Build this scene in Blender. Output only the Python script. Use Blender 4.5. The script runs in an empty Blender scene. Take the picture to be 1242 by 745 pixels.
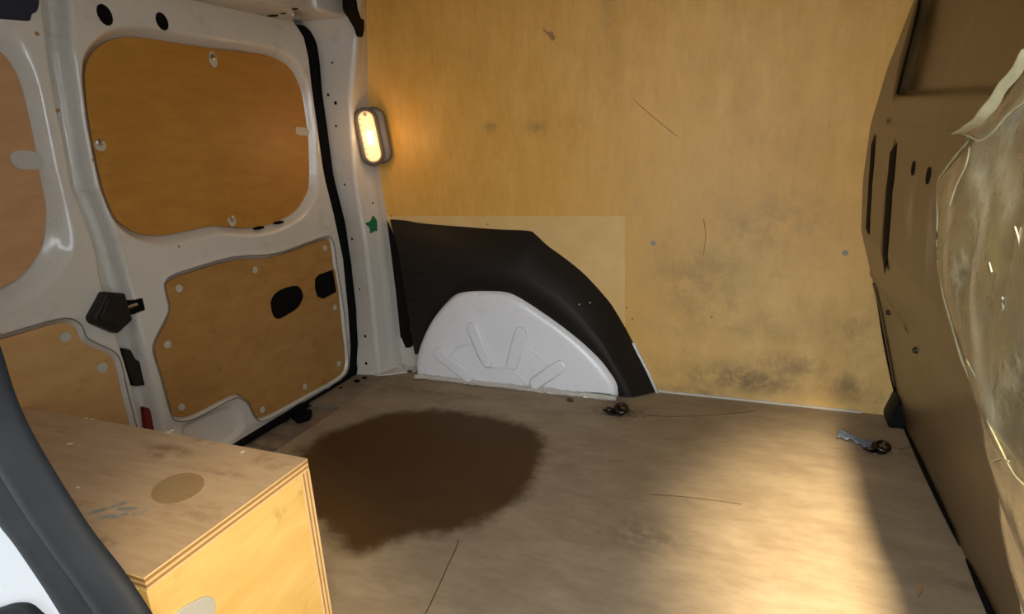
import bpy, bmesh, math, random
import numpy as np
from mathutils import Vector, Matrix, noise
random.seed(4)

# ------------------------------------------------------------------ camera
CAM = np.array([0.0, 0.0, 0.95])                    # metres above the load floor
FWD = np.array([-0.37189019, 0.88889227, -0.26752235])
RGT = np.array([0.92672102, 0.37219289, -0.05158101])
UPV = np.array([-0.05371995, 0.26710106, 0.96217004])
FPX = 727.8
cd = bpy.data.cameras.new('camera')
cam = bpy.data.objects.new('camera', cd)
bpy.context.collection.objects.link(cam)
cd.sensor_width = 36.0
cd.lens = 36.0 * FPX / 1242.0
cd.clip_start = 0.02
cam.matrix_world = Matrix(((RGT[0], UPV[0], -FWD[0], CAM[0]), (RGT[1], UPV[1], -FWD[1], CAM[1]),
                           (RGT[2], UPV[2], -FWD[2], CAM[2]), (0, 0, 0, 1)))
scene = bpy.context.scene
scene.camera = cam

# ------------------------------------------------------------------ sky and daylight
world = bpy.data.worlds.new('sky'); scene.world = world
world.use_nodes = True
wn = world.node_tree; wn.nodes.clear()
wo = wn.nodes.new('ShaderNodeOutputWorld'); wb = wn.nodes.new('ShaderNodeBackground')
wb.inputs[0].default_value = (0.86, 0.93, 1.0, 1); wb.inputs[1].default_value = 2.6
wn.links.new(wb.outputs[0], wo.inputs[0])

def spot(name, loc, target, power, color, size_deg, blend, radius):
    l = bpy.data.lights.new(name, 'SPOT'); l.energy = power; l.color = color
    l.spot_size = math.radians(size_deg); l.spot_blend = blend; l.shadow_soft_size = radius
    o = bpy.data.objects.new(name, l); bpy.context.collection.objects.link(o)
    o.location = loc
    o.rotation_euler = (Vector(target) - Vector(loc)).to_track_quat('-Z', 'Y').to_euler()
    return o
spot('sunlight_on_floor', (0.16, -1.2, 2.2), (0.32, 1.27, 0), 1050, (1.0, 0.81, 0.52), 19, 1.0, 0.10)
spot('sunlight_on_box', (1.0, -0.5, 1.5), (-0.75, 0.62, 0.20), 130, (1.0, 0.80, 0.50), 17, 0.8, 0.08)

scene.view_settings.view_transform = 'Standard'
scene.view_settings.look = 'None'
scene.view_settings.gamma = 1.0
scene.view_settings.use_curve_mapping = False
scene.view_settings.exposure = 1.0

# ------------------------------------------------------------------ measuring helpers
# photo pixel -> ray -> point on a real plane of the van (floor, side wall, rear doors ...)
def ray(x, y):
    return FPX * FWD + (x - 621.0) * RGT - (y - 372.5) * UPV

class Plane:
    def __init__(s, o, u, v):
        s.o = np.array(o, float); s.u = np.array(u, float); s.u /= np.linalg.norm(s.u)
        v = np.array(v, float); v -= s.u * (v @ s.u); s.v = v / np.linalg.norm(v)
        s.n = np.cross(s.u, s.v)
    def uv(s, x, y, h=0.0):
        d = ray(x, y); o = s.o + s.n * h
        t = ((o - CAM) @ s.n) / (d @ s.n)
        p = CAM + d * t - s.o
        return (float(p @ s.u), float(p @ s.v))
    def pts(s, l, h=0.0): return [s.uv(x, y, h) for x, y in l]
    def P(s, u, v, h=0.0): return s.o + s.u * u + s.v * v + s.n * h
    def at(s, x, y, h=0.0):
        u, v = s.uv(x, y, h); return s.P(u, v, h)
    def mat(s, p=None):
        q = s.o if p is None else p
        return Matrix(((s.u[0], s.v[0], s.n[0], q[0]), (s.u[1], s.v[1], s.n[1], q[1]),
                       (s.u[2], s.v[2], s.n[2], q[2]), (0, 0, 0, 1)))

YW, XD = 2.154, -1.60
FLOOR = Plane((0, 0, 0), (1, 0, 0), (0, 1, 0))            # n = +Z
WALL = Plane((0, YW, 0), (1, 0, 0), (0, 0, 1))            # n = -Y
DOOR = Plane((XD, 0, 0), (0, 1, 0), (0, 0, 1))            # n = +X

def smooth(pts, closed=True, k=5):
    n = len(pts); out = []
    rng = range(n) if closed else range(n - 1)
    for i in rng:
        if closed: p = [np.array(pts[(i + j) % n], float) for j in (-1, 0, 1, 2)]
        else: p = [np.array(pts[min(max(i + j, 0), n - 1)], float) for j in (-1, 0, 1, 2)]
        for a in range(k):
            t = a / k
            out.append(tuple(0.5 * (2 * p[1] + (p[2] - p[0]) * t + (2 * p[0] - 5 * p[1] + 4 * p[2] - p[3]) * t * t
                                    + (3 * p[1] - p[0] - 3 * p[2] + p[3]) * t ** 3)))
    if not closed: out.append(tuple(pts[-1]))
    return out

def rounded(pts, r, k=4):
    """round the corners of a polygon"""
    n = len(pts); out = []
    for i in range(n):
        a, b, c = [np.array(pts[(i + j) % n], float) for j in (-1, 0, 1)]
        d1, d2 = a - b, c - b
        l1, l2 = np.linalg.norm(d1), np.linalg.norm(d2)
        q = min(r, l1 * .45, l2 * .45)
        p1, p2 = b + d1 / l1 * q, b + d2 / l2 * q
        for j in range(k + 1):
            t = j / k
            out.append(tuple((1 - t) ** 2 * p1 + 2 * t * (1 - t) * b + t * t * p2))
    return out

def resample(pts, n):
    p = np.array(pts, float); d = np.r_[0, np.cumsum(np.linalg.norm(np.diff(p, axis=0), axis=1))]
    s = np.linspace(0, d[-1], n)
    return np.stack([np.interp(s, d, p[:, i]) for i in range(p.shape[1])], 1)

def circle(c, rx, ry=None, n=16, rot=0):
    ry = ry or rx
    return [(c[0] + rx * math.cos(a) * math.cos(rot) - ry * math.sin(a) * math.sin(rot),
             c[1] + rx * math.cos(a) * math.sin(rot) + ry * math.sin(a) * math.cos(rot))
            for a in [2 * math.pi * i / n for i in range(n)]]

def capsule(a, b, r, n=7):
    a, b = np.array(a, float), np.array(b, float)
    th = math.atan2(*(b - a)[::-1]); out = []
    for i in range(n):
        t = th - math.pi / 2 + math.pi * i / (n - 1); out.append(tuple(b + r * np.array([math.cos(t), math.sin(t)])))
    for i in range(n):
        t = th + math.pi / 2 + math.pi * i / (n - 1); out.append(tuple(a + r * np.array([math.cos(t), math.sin(t)])))
    return out

def sdf(P, poly):
    """signed distance, negative inside.  P (N,2)"""
    poly = np.array(poly, float); P = np.asarray(P, float)
    best = np.full(len(P), 1e9); inside = np.zeros(len(P), bool)
    for i in range(len(poly)):
        a, b = poly[i], poly[(i + 1) % len(poly)]
        e = b - a; w = P - a
        t = np.clip((w @ e) / max(e @ e, 1e-12), 0, 1)
        d = np.linalg.norm(w - t[:, None] * e, axis=1); best = np.minimum(best, d)
        c = (a[1] > P[:, 1]) != (b[1] > P[:, 1])
        with np.errstate(divide='ignore', invalid='ignore'):
            xi = a[0] + (P[:, 1] - a[1]) / (b[1] - a[1]) * (b[0] - a[0])
        inside ^= c & (P[:, 0] < xi)
    return np.where(inside, -best, best)

def seg_d(P2, a, b):
    a, b = np.array(a), np.array(b); e = b - a; w = P2 - a; t_ = np.clip((w @ e) / (e @ e), 0, 1)
    return np.linalg.norm(w - t_[:, None] * e, axis=1)
def sstep(x, a, b):
    t = np.clip((x - a) / (b - a), 0, 1); return t * t * (3 - 2 * t)

# ------------------------------------------------------------------ object helpers
C = bpy.context.collection
ORG = {}
def tag(o, label=None, cat=None, group=None, kind=None):
    if label: o['label'] = label
    if cat: o['category'] = cat
    if group: o['group'] = group
    if kind: o['kind'] = kind
    return o
def thing(name, loc, label=None, cat=None, group=None, kind=None):
    o = bpy.data.objects.new(name, None); C.objects.link(o); o.empty_display_size = .05
    o.location = loc; ORG[o.name] = np.array(loc, float)
    return tag(o, label, cat, group, kind)
def link(name, me, m, parent=None, label=None, shade=False, **kw):
    """me holds world coordinates"""
    n = len(me.vertices); co = np.empty(n * 3); me.vertices.foreach_get('co', co); co = co.reshape(-1, 3)
    if parent is None: org = np.array([(co[:, 0].min() + co[:, 0].max()) / 2, (co[:, 1].min() + co[:, 1].max()) / 2, co[:, 2].min()])
    else: org = ORG[parent.name]
    me.vertices.foreach_set('co', (co - org).ravel()); me.update()
    if shade:
        me.polygons.foreach_set('use_smooth', [True] * len(me.polygons))
        if shade == 'auto': me.set_sharp_from_angle(angle=math.radians(38))
    me.name = name
    o = bpy.data.objects.new(name, me); C.objects.link(o)
    if parent is None: o.location = org
    else: o.parent = parent
    ORG[o.name] = org
    if m: me.materials.append(m)
    return tag(o, label, **kw)
def mesh(V, F):
    me = bpy.data.meshes.new('m'); me.from_pydata([tuple(map(float, v)) for v in V], [], F); me.validate(); return me
def bm_mesh(bm):
    bmesh.ops.recalc_face_normals(bm, faces=bm.faces)
    me = bpy.data.meshes.new('m'); bm.to_mesh(me); bm.free(); return me

def plate_mesh(pl, outer, holes=(), h0=0.0, h1=0.005, bev=0.001, bres=1):
    """flat sheet with openings, outline in plane coordinates, between heights h0 and h1"""
    cu = bpy.data.curves.new('c', 'CURVE'); cu.dimensions = '2D'; cu.fill_mode = 'BOTH'
    for L in [outer] + list(holes):
        s = cu.splines.new('POLY'); s.points.add(len(L) - 1)
        for i, p in enumerate(L): s.points[i].co = (p[0], p[1], 0, 1)
        s.use_cyclic_u = True
    bev = min(bev, (h1 - h0) * .49)
    cu.extrude = (h1 - h0) / 2 - bev; cu.bevel_depth = bev; cu.bevel_resolution = bres; cu.offset = -bev
    ob = bpy.data.objects.new('c', cu)
    me = bpy.data.meshes.new_from_object(ob)
    bpy.data.objects.remove(ob); bpy.data.curves.remove(cu)
    me.transform(pl.mat(pl.P(0, 0, (h0 + h1) / 2)))
    me.materials.clear()
    return me
def plate(name, m, pl, outer, holes=(), h0=0.0, h1=0.005, bev=0.001, parent=None, **kw):
    return link(name, plate_mesh(pl, outer, holes, h0, h1, bev, kw.pop('bres', 1)), m, parent, shade='auto', **kw)

def tube_mesh(path, prof, up=None, closed=False, cap=True):
    """sweep a 2-D profile (a,b) along 3-D path; a goes sideways, b along 'up'"""
    path = np.array(path, float); n = len(path); V = []; k = len(prof)
    for i in range(n):
        if closed: t = path[(i + 1) % n] - path[i - 1]
        else: t = path[min(i + 1, n - 1)] - path[max(i - 1, 0)]
        t /= np.linalg.norm(t)
        u = np.array(up if up is not None else ((0, 0, 1) if abs(t[2]) < .9 else (0, 1, 0)), float)
        u = u - t * (u @ t); u /= np.linalg.norm(u); s = np.cross(t, u)
        for a, b in prof: V.append(path[i] + s * a + u * b)
    F = []
    for i in range(n if closed else n - 1):
        j = (i + 1) % n
        for q in range(k):
            r = (q + 1) % k; F.append((i * k + q, i * k + r, j * k + r, j * k + q))
    if cap and not closed:
        F.append(tuple(range(k))[::-1]); F.append(tuple((n - 1) * k + q for q in range(k)))
    bm = bmesh.new(); me = mesh(V, F); bm.from_mesh(me); bpy.data.meshes.remove(me)
    return bm_mesh(bm)
def round_prof(r, n=8, ry=None): return circle((0, 0), r, ry or r, n)

def loft_mesh(rows, closed=False):
    """rows: list of equally long lists of 3-D points"""
    k = len(rows[0]); V = [p for r in rows for p in r]; F = []
    for i in range(len(rows) - 1):
        for q in range(k if closed else k - 1):
            r = (q + 1) % k; F.append((i * k + q, i * k + r, (i + 1) * k + r, (i + 1) * k + q))
    return mesh(V, F)

def box_mesh(lo, hi, bev=0.0, seg=2):
    bm = bmesh.new(); bmesh.ops.create_cube(bm, size=1)
    for v in bm.verts:
        for i in range(3): v.co[i] = (lo[i] + hi[i]) / 2 + v.co[i] * (hi[i] - lo[i])
    if bev: bmesh.ops.bevel(bm, geom=bm.edges[:], offset=bev, segments=seg, affect='EDGES', profile=.5)
    return bm_mesh(bm)
def lathe_mesh(pl, c, prof, n=14):
    """profile (radius, height) turned about the plane normal at plane coords c"""
    V, F = [], []
    for r, h in prof:
        for i in range(n):
            a = 2 * math.pi * i / n; V.append(pl.P(c[0] + r * math.cos(a), c[1] + r * math.sin(a), h))
    for j in range(len(prof) - 1):
        for i in range(n):
            k = (i + 1) % n; F.append((j * n + i, j * n + k, (j + 1) * n + k, (j + 1) * n + i))
    F.append(tuple(range((len(prof) - 1) * n, len(prof) * n)))
    bm = bmesh.new(); me = mesh(V, F); bm.from_mesh(me); return bm_mesh(bm)
def grid_mesh(P, ns, nt, flip=False):
    """P (ns*nt,3) row major"""
    i, j = np.meshgrid(np.arange(ns - 1), np.arange(nt - 1), indexing='ij')
    a = (i * nt + j).ravel(); F = np.stack([a, a + 1, a + nt + 1, a + nt], 1)
    if flip: F = F[:, ::-1]
    me = bpy.data.meshes.new('g'); me.vertices.add(len(P)); me.vertices.foreach_set('co', np.asarray(P, float).ravel())
    me.loops.add(F.size); me.loops.foreach_set('vertex_index', F.ravel().astype(np.int32))
    me.polygons.add(len(F)); me.polygons.foreach_set('loop_start', np.arange(0, F.size, 4, dtype=np.int32))
    me.polygons.foreach_set('loop_total', np.full(len(F), 4, np.int32))
    me.update(calc_edges=True); return me
def attr(me, name, vals):
    a = me.attributes.new(name, 'FLOAT', 'POINT'); a.data.foreach_set('value', np.asarray(vals, np.float32))

# ------------------------------------------------------------------ materials
class NT:
    def __init__(s, name, rough=.5, metal=0.0, spec=.5, coat=0.0):
        s.m = bpy.data.materials.new(name); s.m.use_nodes = True; s.t = s.m.node_tree
        s.b = s.t.nodes['Principled BSDF']; s.set('Roughness', rough); s.set('Metallic', metal)
        s.set('Specular IOR Level', spec); s.set('Coat Weight', coat)
        s.co = s.n('ShaderNodeTexCoord').outputs['Object']
    def n(s, t): return s.t.nodes.new(t)
    def set(s, k, v):
        if hasattr(v, 'is_output'): s.t.links.new(v, s.b.inputs[k])
        else: s.b.inputs[k].default_value = v
    def put(s, sock, v):
        if hasattr(v, 'is_output'): s.t.links.new(v, sock)
        else: sock.default_value = v
    def noise(s, scale, detail=3, rough=.55, stretch=(1, 1, 1), off=(0, 0, 0)):
        mp = s.n('ShaderNodeMapping'); s.t.links.new(s.co, mp.inputs[0])
        mp.inputs['Scale'].default_value = stretch; mp.inputs['Location'].default_value = off
        q = s.n('ShaderNodeTexNoise'); s.t.links.new(mp.outputs[0], q.inputs['Vector'])
        q.inputs['Scale'].default_value = scale; q.inputs['Detail'].default_value = detail
        q.inputs['Roughness'].default_value = rough
        return q.outputs['Fac']
    def ramp(s, f, lo, hi):
        r = s.n('ShaderNodeMapRange'); s.put(r.inputs[0], f); r.inputs[1].default_value = lo; r.inputs[2].default_value = hi
        r.interpolation_type = 'SMOOTHSTEP'
        return r.outputs[0]
    def math(s, op, a, b=0.0):
        q = s.n('ShaderNodeMath'); q.operation = op; s.put(q.inputs[0], a); s.put(q.inputs[1], b); return q.outputs[0]
    def mix(s, f, a, b):
        q = s.n('ShaderNodeMix'); q.data_type = 'RGBA'
        s.put(q.inputs[0], f)
        for k, v in ((6, a), (7, b)):
            if hasattr(v, 'is_output'): s.t.links.new(v, q.inputs[k])
            else: q.inputs[k].default_value = (*v, 1)
        return q.outputs[2]
    def attr(s, name):
        q = s.n('ShaderNodeAttribute'); q.attribute_name = name; return q.outputs['Fac']
    def bump(s, f, strength=.3, dist=.002):
        q = s.n('ShaderNodeBump'); q.inputs['Strength'].default_value = strength; q.inputs['Distance'].default_value = dist
        s.t.links.new(f, q.inputs['Height']); s.t.links.new(q.outputs[0], s.b.inputs['Normal'])
    def col(s, c):
        if hasattr(c, 'is_output'): s.set('Base Color', c)
        else: s.set('Base Color', (*c, 1))
        return s

def simple(name, c, rough=.5, metal=0.0, var=.12, scale=30, bump=0.0, coat=0.0, spec=.5):
    t = NT(name, rough, metal, spec, coat)
    f = t.noise(scale, 4)
    t.col(t.mix(f, tuple(x * (1 - var) for x in c), tuple(min(1, x * (1 + var)) for x in c)))
    if bump: t.bump(f, bump)
    return t.m
def paint(name, c, dirt=.35, rough=.32):
    t = NT(name, rough, spec=.5, coat=.3)
    d = t.ramp(t.noise(9, 6, .7), .52, .75)
    s = t.ramp(t.noise(160, 2), .68, .74)
    c2 = t.mix(t.math('MULTIPLY', d, dirt), c, (.38, .33, .26))
    t.col(t.mix(t.math('MULTIPLY', s, .5), c2, (.22, .17, .12)))
    t.bump(t.noise(45, 2), .05, .002)
    return t.m
def ply(name, a, b, grain=(1, 1, 1), scale=14, stain=.0, rough=.55, coat=0.0):
    t = NT(name, rough, coat=coat)
    g = t.noise(scale, 6, .65, grain)
    c = t.mix(t.ramp(g, .3, .72), a, b)
    big = t.ramp(t.noise(3.1, 3), .35, .7)
    c = t.mix(t.math('MULTIPLY', big, .35), c, tuple(x * .8 for x in a))
    if stain:
        d = t.ramp(t.noise(11, 7, .72, (1, 1, 1), (3, 1, 2)), .56, .74)
        c = t.mix(t.math('MULTIPLY', d, stain), c, tuple(x * .35 for x in a))
    t.col(c); t.bump(g, .12, .001)
    return t.m

M = {}
M['white'] = paint('white_body_paint', (.62, .585, .51), .45, .22)
M['body_side'] = paint('outer_body_paint', (.27, .27, .27), .1, .35)
M['white_clean'] = paint('white_body_paint_clean', (.88, .89, .90), .10, .28)
M['black'] = simple('black_plastic', (.016, .013, .010), .5, bump=.1, spec=.22)
M['dull_black'] = simple('dull_black', (.004, .004, .004), .8, spec=.1)
M['rubber'] = simple('black_rubber', (.0065, .0066, .0068), .5, scale=60, var=.3, bump=.08, spec=.12)
M['ply_window'] = ply('film_faced_orange_ply', (.42, .185, .028), (.50, .235, .04), (1, 1, 4), 9, .2, .5, 0)
M['ply_window_pale'] = ply('faded_orange_ply', (.50, .27, .12), (.58, .33, .16), (1, 1, 4), 9, .2, .5)
M['ply_door'] = ply('worn_brown_ply', (.37, .18, .042), (.45, .24, .065), (1, 1, 2.5), 9, .55)
M['ply_door_pale'] = ply('worn_pale_ply', (.50, .285, .10), (.57, .34, .13), (1, 1, 2.5), 9, .4)
M['groove'] = simple('grey_joint_line', (.22, .21, .19), .6)
M['cap'] = simple('grey_white_plastic', (.48, .46, .40), .5)
M['tab'] = simple('pale_tab_plastic', (.50, .45, .36), .5)
M['screw'] = simple('zinc_screw', (.55, .53, .48), .3, 1.0)
M['dull_screw'] = simple('dull_screw', (.36, .31, .24), .5, .3)
M['dark_metal'] = simple('dark_greasy_metal', (.055, .04, .032), .3, .85, var=.4)
M['green'] = simple('green_plastic', (.01, .16, .07), .4)
M['red'] = simple('dark_red_plastic', (.16, .008, .012), .3)
M['navy'] = simple('dark_navy_cavity', (.013, .022, .045), .5)
M['lamp_body'] = simple('grey_lamp_plastic', (.13, .11, .08), .45)
M['tape_blue'] = simple('grey_blue_fabric', (.16, .20, .26), .8, scale=90, var=.3, bump=.4)
M['paper'] = simple('pale_chip', (.75, .66, .45), .7)

# upper side wall ply with grime
t = NT('side_wall_ply', .5)
g = t.noise(7, 7, .68, (1.6, 1, .8))
st = t.noise(26, 5, .6, (2.2, 1, .35), (5, 0, 0))
c = t.mix(t.ramp(g, .3, .7), (.74, .385, .062), (.85, .475, .11))
c = t.mix(t.math('MULTIPLY', t.ramp(st, .45, .75), .28), c, (.52, .29, .08))
c = t.mix(t.math('MULTIPLY', t.ramp(t.noise(4.5, 6, .7, (1.3, 1, .7), (8, 2, 5)), .50, .72), .35), c, (.56, .27, .05))
low = t.attr('worn')
c = t.mix(t.math('MULTIPLY', low, .75), c, t.mix(t.ramp(g, .35, .65), (.74, .53, .22), (.60, .41, .15)))
c = t.mix(t.math('MULTIPLY', low, t.math('MULTIPLY', t.ramp(t.noise(13, 8, .78, (1, 1, .8), (12, 7, 1)), .50, .72), .5)), c, (.33, .22, .10))
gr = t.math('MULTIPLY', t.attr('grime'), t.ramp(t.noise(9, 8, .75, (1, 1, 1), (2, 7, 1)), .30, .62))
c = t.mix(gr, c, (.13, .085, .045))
sp = t.math('MULTIPLY', t.ramp(t.noise(120, 2), .70, .76), .5)
c = t.mix(sp, c, (.25, .14, .05))
t.col(c); t.bump(st, .03, .0006); M['wall_ply'] = t.m
M['wall_ply_pale'] = ply('pale_side_ply', (.78, .50, .18), (.83, .565, .235), (1, 1, 1), 7, .05)

# floor ply with soaked stain
t = NT('load_floor_ply', .5)
g = t.noise(6, 8, .7, (1, 1.8, 1))
f2 = t.noise(34, 6, .75, (.28, 1.7, 1), (1, 4, 0))
c = t.mix(t.ramp(g, .3, .7), (.27, .205, .130), (.375, .295, .195))
c = t.mix(t.math('MULTIPLY', t.ramp(f2, .42, .75), .3), c, (.19, .13, .08))
c = t.mix(t.math('MULTIPLY', t.ramp(t.noise(5, 4, .6, (1, 1, 1), (9, 3, 0)), .62, .78), .5), c, (.13, .075, .05))
edge = t.math('ADD', t.attr('stain'), t.math('MULTIPLY', t.math('SUBTRACT', t.noise(9, 6, .65), .5), .13))
sm = t.n('ShaderNodeMapRange'); sm.interpolation_type = 'SMOOTHSTEP'
t.put(sm.inputs[0], edge); sm.inputs[1].default_value = .015; sm.inputs[2].default_value = -.05
c = t.mix(t.math('MULTIPLY', sm.outputs[0], .93), c, t.mix(g, (.046, .018, .002), (.086, .035, .005)))
gd = t.math('MULTIPLY', t.attr('grime'), t.ramp(t.noise(30, 5), .35, .6))
c = t.mix(gd, c, (.02, .015, .012))
t.col(c); t.bump(f2, .12, .001)
t.set('Roughness', t.math('ADD', .52, t.math('MULTIPLY', g, .25))); t.set('Specular IOR Level', .25)
M['floor_ply'] = t.m

# brown bulkhead steel
t = NT('tan_bulkhead_steel', .28, .0, .5)
g = t.noise(3.5, 4); d = t.ramp(t.noise(10, 6, .7, (1, 1, .5)), .55, .75)
c = t.mix(g, (.072, .047, .018), (.098, .066, .028))
c = t.mix(t.math('MULTIPLY', d, .15), c, (.20, .17, .12))
c = t.mix(t.math('MULTIPLY', t.attr('scuff'), t.ramp(t.noise(14, 6, .7, (1, 1, .4)), .42, .66)), c, (.26, .24, .19))
c = t.mix(t.attr('painted_shade'), c, (.035, .026, .014))  # dark reflection and dim lower part painted into the steel colour
t.col(c); t.bump(t.noise(6, 2), .12, .01); M['bulkhead'] = t.m

# milky plastic film
t = NT('creased_plastic_film', .16, 0, .6, coat=.4)
n1 = t.noise(7, 4, .55, (1, 1, 1)); n2 = t.noise(17, 3, .5, (1, 1, 1), (3, 3, 3))
def ridge_of(n): return t.math('ABSOLUTE', t.math('SUBTRACT', n, .5))
r1 = t.ramp(ridge_of(n1), .035, .0); r2 = t.ramp(ridge_of(n2), .02, .0)
patch = t.ramp(t.noise(4, 3, .5, (1, 1, .6), (7, 1, 2)), .45, .65)
k = t.ramp(t.noise(30, 6, .75, (1, 1, .5), (4, 4, 4)), .66, .74)
c = t.mix(t.noise(3, 3), (.105, .085, .042), (.175, .145, .078))
c = t.mix(t.math('MULTIPLY', t.attr('haze'), t.ramp(t.noise(9, 5), .0, .7)), c, (.42, .39, .26))
c = t.mix(t.math('MULTIPLY', t.math('MULTIPLY', r1, patch), .40), c, (.42, .41, .30))
c = t.mix(t.math('MULTIPLY', k, .8), c, (.66, .63, .50))
t.col(c); t.set('Roughness', t.math('ADD', .14, t.math('MULTIPLY', n2, .3)))
t.bump(t.math('ADD', t.math('MULTIPLY', ridge_of(n1), 2.0), ridge_of(n2)), .28, .014); M['film'] = t.m
M['film_edge'] = simple('bright_film_fold', (.42, .38, .22), .4, var=.4, scale=40, bump=.4)
M['scratch'] = simple('pale_scratch', (.55, .51, .38), .5, var=.2)

# box ply
t = NT('box_lid_ply', .55)
g = t.noise(16, 6, .65, (.5, 3, 1)); d = t.ramp(t.noise(8, 6, .7, (1, 2, 1), (2, 2, 2)), .54, .72)
c = t.mix(t.ramp(g, .3, .7), (.47, .315, .175), (.56, .395, .235))
c = t.mix(t.math('MULTIPLY', d, .5), c, (.27, .165, .085))
c = t.mix(t.math('MULTIPLY', t.attr('dark'), t.ramp(t.noise(30, 4), .35, .6)), c, (.22, .13, .06))
c = t.mix(t.math('MULTIPLY', t.attr('blue'), t.ramp(t.noise(60, 4), .35, .6)), c, (.17, .24, .25))
t.col(c); t.bump(g, .12, .001); M['box_lid'] = t.m
M['box_side'] = ply('box_side_ply', (.70, .43, .12), (.80, .54, .19), (1, .6, 2.6), 7, .45)
t = NT('ply_edge_layers', .6)
sx = t.n('ShaderNodeSeparateXYZ'); t.t.links.new(t.co, sx.inputs[0])
M['edge_pale'] = simple('ply_edge_pale_layer', (.72, .50, .24), .6, scale=80)
M['edge_dark'] = simple('ply_edge_dark_layer', (.36, .19, .06), .6, scale=80)
M['plug'] = ply('oval_plug', (.33, .215, .095), (.40, .265, .125), (.5, 3, 1), 20)
M['blue_mark'] = simple('blue_chalk', (.20, .27, .27), .8, var=.35, scale=50)
M['steel_floor'] = simple('dirty_threshold_steel', (.26, .21, .15), .45, .3, var=.6, scale=25, bump=.2)
M['floor_edge'] = simple('grimy_floor_edge', (.22, .17, .115), .65, var=.45, scale=14, bump=.1)
M['rust'] = simple('rusty_clump', (.10, .05, .028), .8, var=.5, scale=80, bump=.5)
M['outside'] = simple('asphalt', (.16, .16, .16), .9)
M['ceil'] = simple('beige_roof_lining', (.55, .45, .29), .5)

# ------------------------------------------------------------------ STRUCTURE
# ---- floor
nx, ny = 240, 210
xs = np.linspace(-1.44, .56, nx); ys = np.linspace(.24, YW, ny)
X, Y = np.meshgrid(xs, ys, indexing='ij'); P = np.stack([X.ravel(), Y.ravel(), np.zeros(X.size)], 1)
me = grid_mesh(P, nx, ny)
stain_px = [(340, 575), (372, 535), (420, 515), (470, 500), (530, 495), (600, 503), (650, 518), (669, 538), (662, 568), (636, 608),
            (596, 636), (548, 652), (505, 655), (460, 672), (430, 680), (402, 668), (380, 640), (330, 640)]
attr(me, 'stain', sdf(P[:, :2], smooth(FLOOR.pts(stain_px))))
def blobs(P2, lst):
    v = np.zeros(len(P2))
    for (cx, cy), rx, ry, a in lst:
        v = np.maximum(v, a * np.exp(-(((P2[:, 0] - cx) / rx) ** 2 + ((P2[:, 1] - cy) / ry) ** 2)))
    return v
attr(me, 'grime', blobs(P[:, :2], [(FLOOR.uv(755, 500), .10, .05, .8), (FLOOR.uv(440, 464), .06, .05, 1), (FLOOR.uv(520, 475), .3, .03, .35),
                                   (FLOOR.uv(1070, 545), .08, .04, .4), (FLOOR.uv(780, 650), .10, .06, .35)]))
fl = thing('floor', (-.4, 1.2, 0), 'worn brown plywood load floor with a large dark soaked stain', 'floor', kind='structure')
link('floor_sheet', me, M['floor_ply'], fl, shade=True)
for pl_ in ([(556, 655), (552, 668), (545, 682), (538, 698), (528, 720), (516, 745)], [(740, 497), (800, 505), (860, 504), (915, 499)],
            [(790, 600), (840, 604), (900, 612)], [(1090, 545), (1112, 542)]):
    pts = [FLOOR.at(*q) + np.array([0, 0, .0006]) for q in smooth(pl_, False, 4)]
    link('crack', tube_mesh(pts, [(-.0014, -.0006), (.0014, -.0006), (.0008, .0004), (-.0008, .0004)], (0, 0, 1)), M['rust'], fl)
link('corner_sheet', box_mesh((-1.60, 1.70, -.030), (-1.435, 2.06, -.0015), .001), M['floor_edge'], fl, shade='auto', label='grimy floor corner beside the pillar foot')
# ribbed threshold
V, rows = [], []
for i, x in enumerate(np.linspace(-1.64, -1.436, 10)):
    rows.append([(x, y, -.018 - .012 * (1 - abs(math.cos((y) * math.pi / .085)) ** .8) - (.01 if i in (0, 9) else 0)) for y in np.linspace(.25, 2.02, 240)])
link('trim_1', loft_mesh(rows), M['steel_floor'], shade=True, label='dirty ribbed metal threshold strip below the rear doors', cat='threshold', kind='structure')
link('threshold_smudge', plate_mesh(FLOOR, rounded(FLOOR.pts([(350, 500), (362, 492), (378, 494), (376, 504), (360, 508)]), .01), (), -.022, -.010, .001), M['dull_black'], label='black smudge on the ribbed threshold', cat='plug', kind='structure')  # black smudge built as a thin flat plate

# ---- side wall
nx, nz = 190, 150
xs = np.linspace(-1.50, .50, nx); zs = np.linspace(-.01, 1.5, nz)
X, Z = np.meshgrid(xs, zs, indexing='ij'); P = np.stack([X.ravel(), np.full(X.size, YW), Z.ravel()], 1)
me = grid_mesh(P, nx, nz); P2 = P[:, [0, 2]]
attr(me, 'worn', np.clip(1 - sstep(P2[:, 1] + .10 * np.sin(P2[:, 0] * 5), .35, 1.05), 0, 1) * sstep(P2[:, 0], -.9, .1))
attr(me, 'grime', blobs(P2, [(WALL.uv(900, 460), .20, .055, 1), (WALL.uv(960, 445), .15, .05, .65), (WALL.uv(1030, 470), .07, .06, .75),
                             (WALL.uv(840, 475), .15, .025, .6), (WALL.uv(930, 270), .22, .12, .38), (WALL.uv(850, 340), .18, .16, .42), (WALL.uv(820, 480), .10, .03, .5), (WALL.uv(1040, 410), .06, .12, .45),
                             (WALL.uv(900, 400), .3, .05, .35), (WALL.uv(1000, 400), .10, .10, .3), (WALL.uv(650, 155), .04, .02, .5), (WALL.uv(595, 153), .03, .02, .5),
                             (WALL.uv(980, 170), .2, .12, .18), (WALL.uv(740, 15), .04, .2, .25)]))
wl = thing('wall_back', (-.5, YW, 0), 'stained orange plywood lining on the side wall opposite the camera', 'wall', kind='structure')
link('plywood_sheet', me, M['wall_ply'], wl, shade=True)
a, b = WALL.uv(758, 262), WALL.uv(480, 262)
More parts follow.
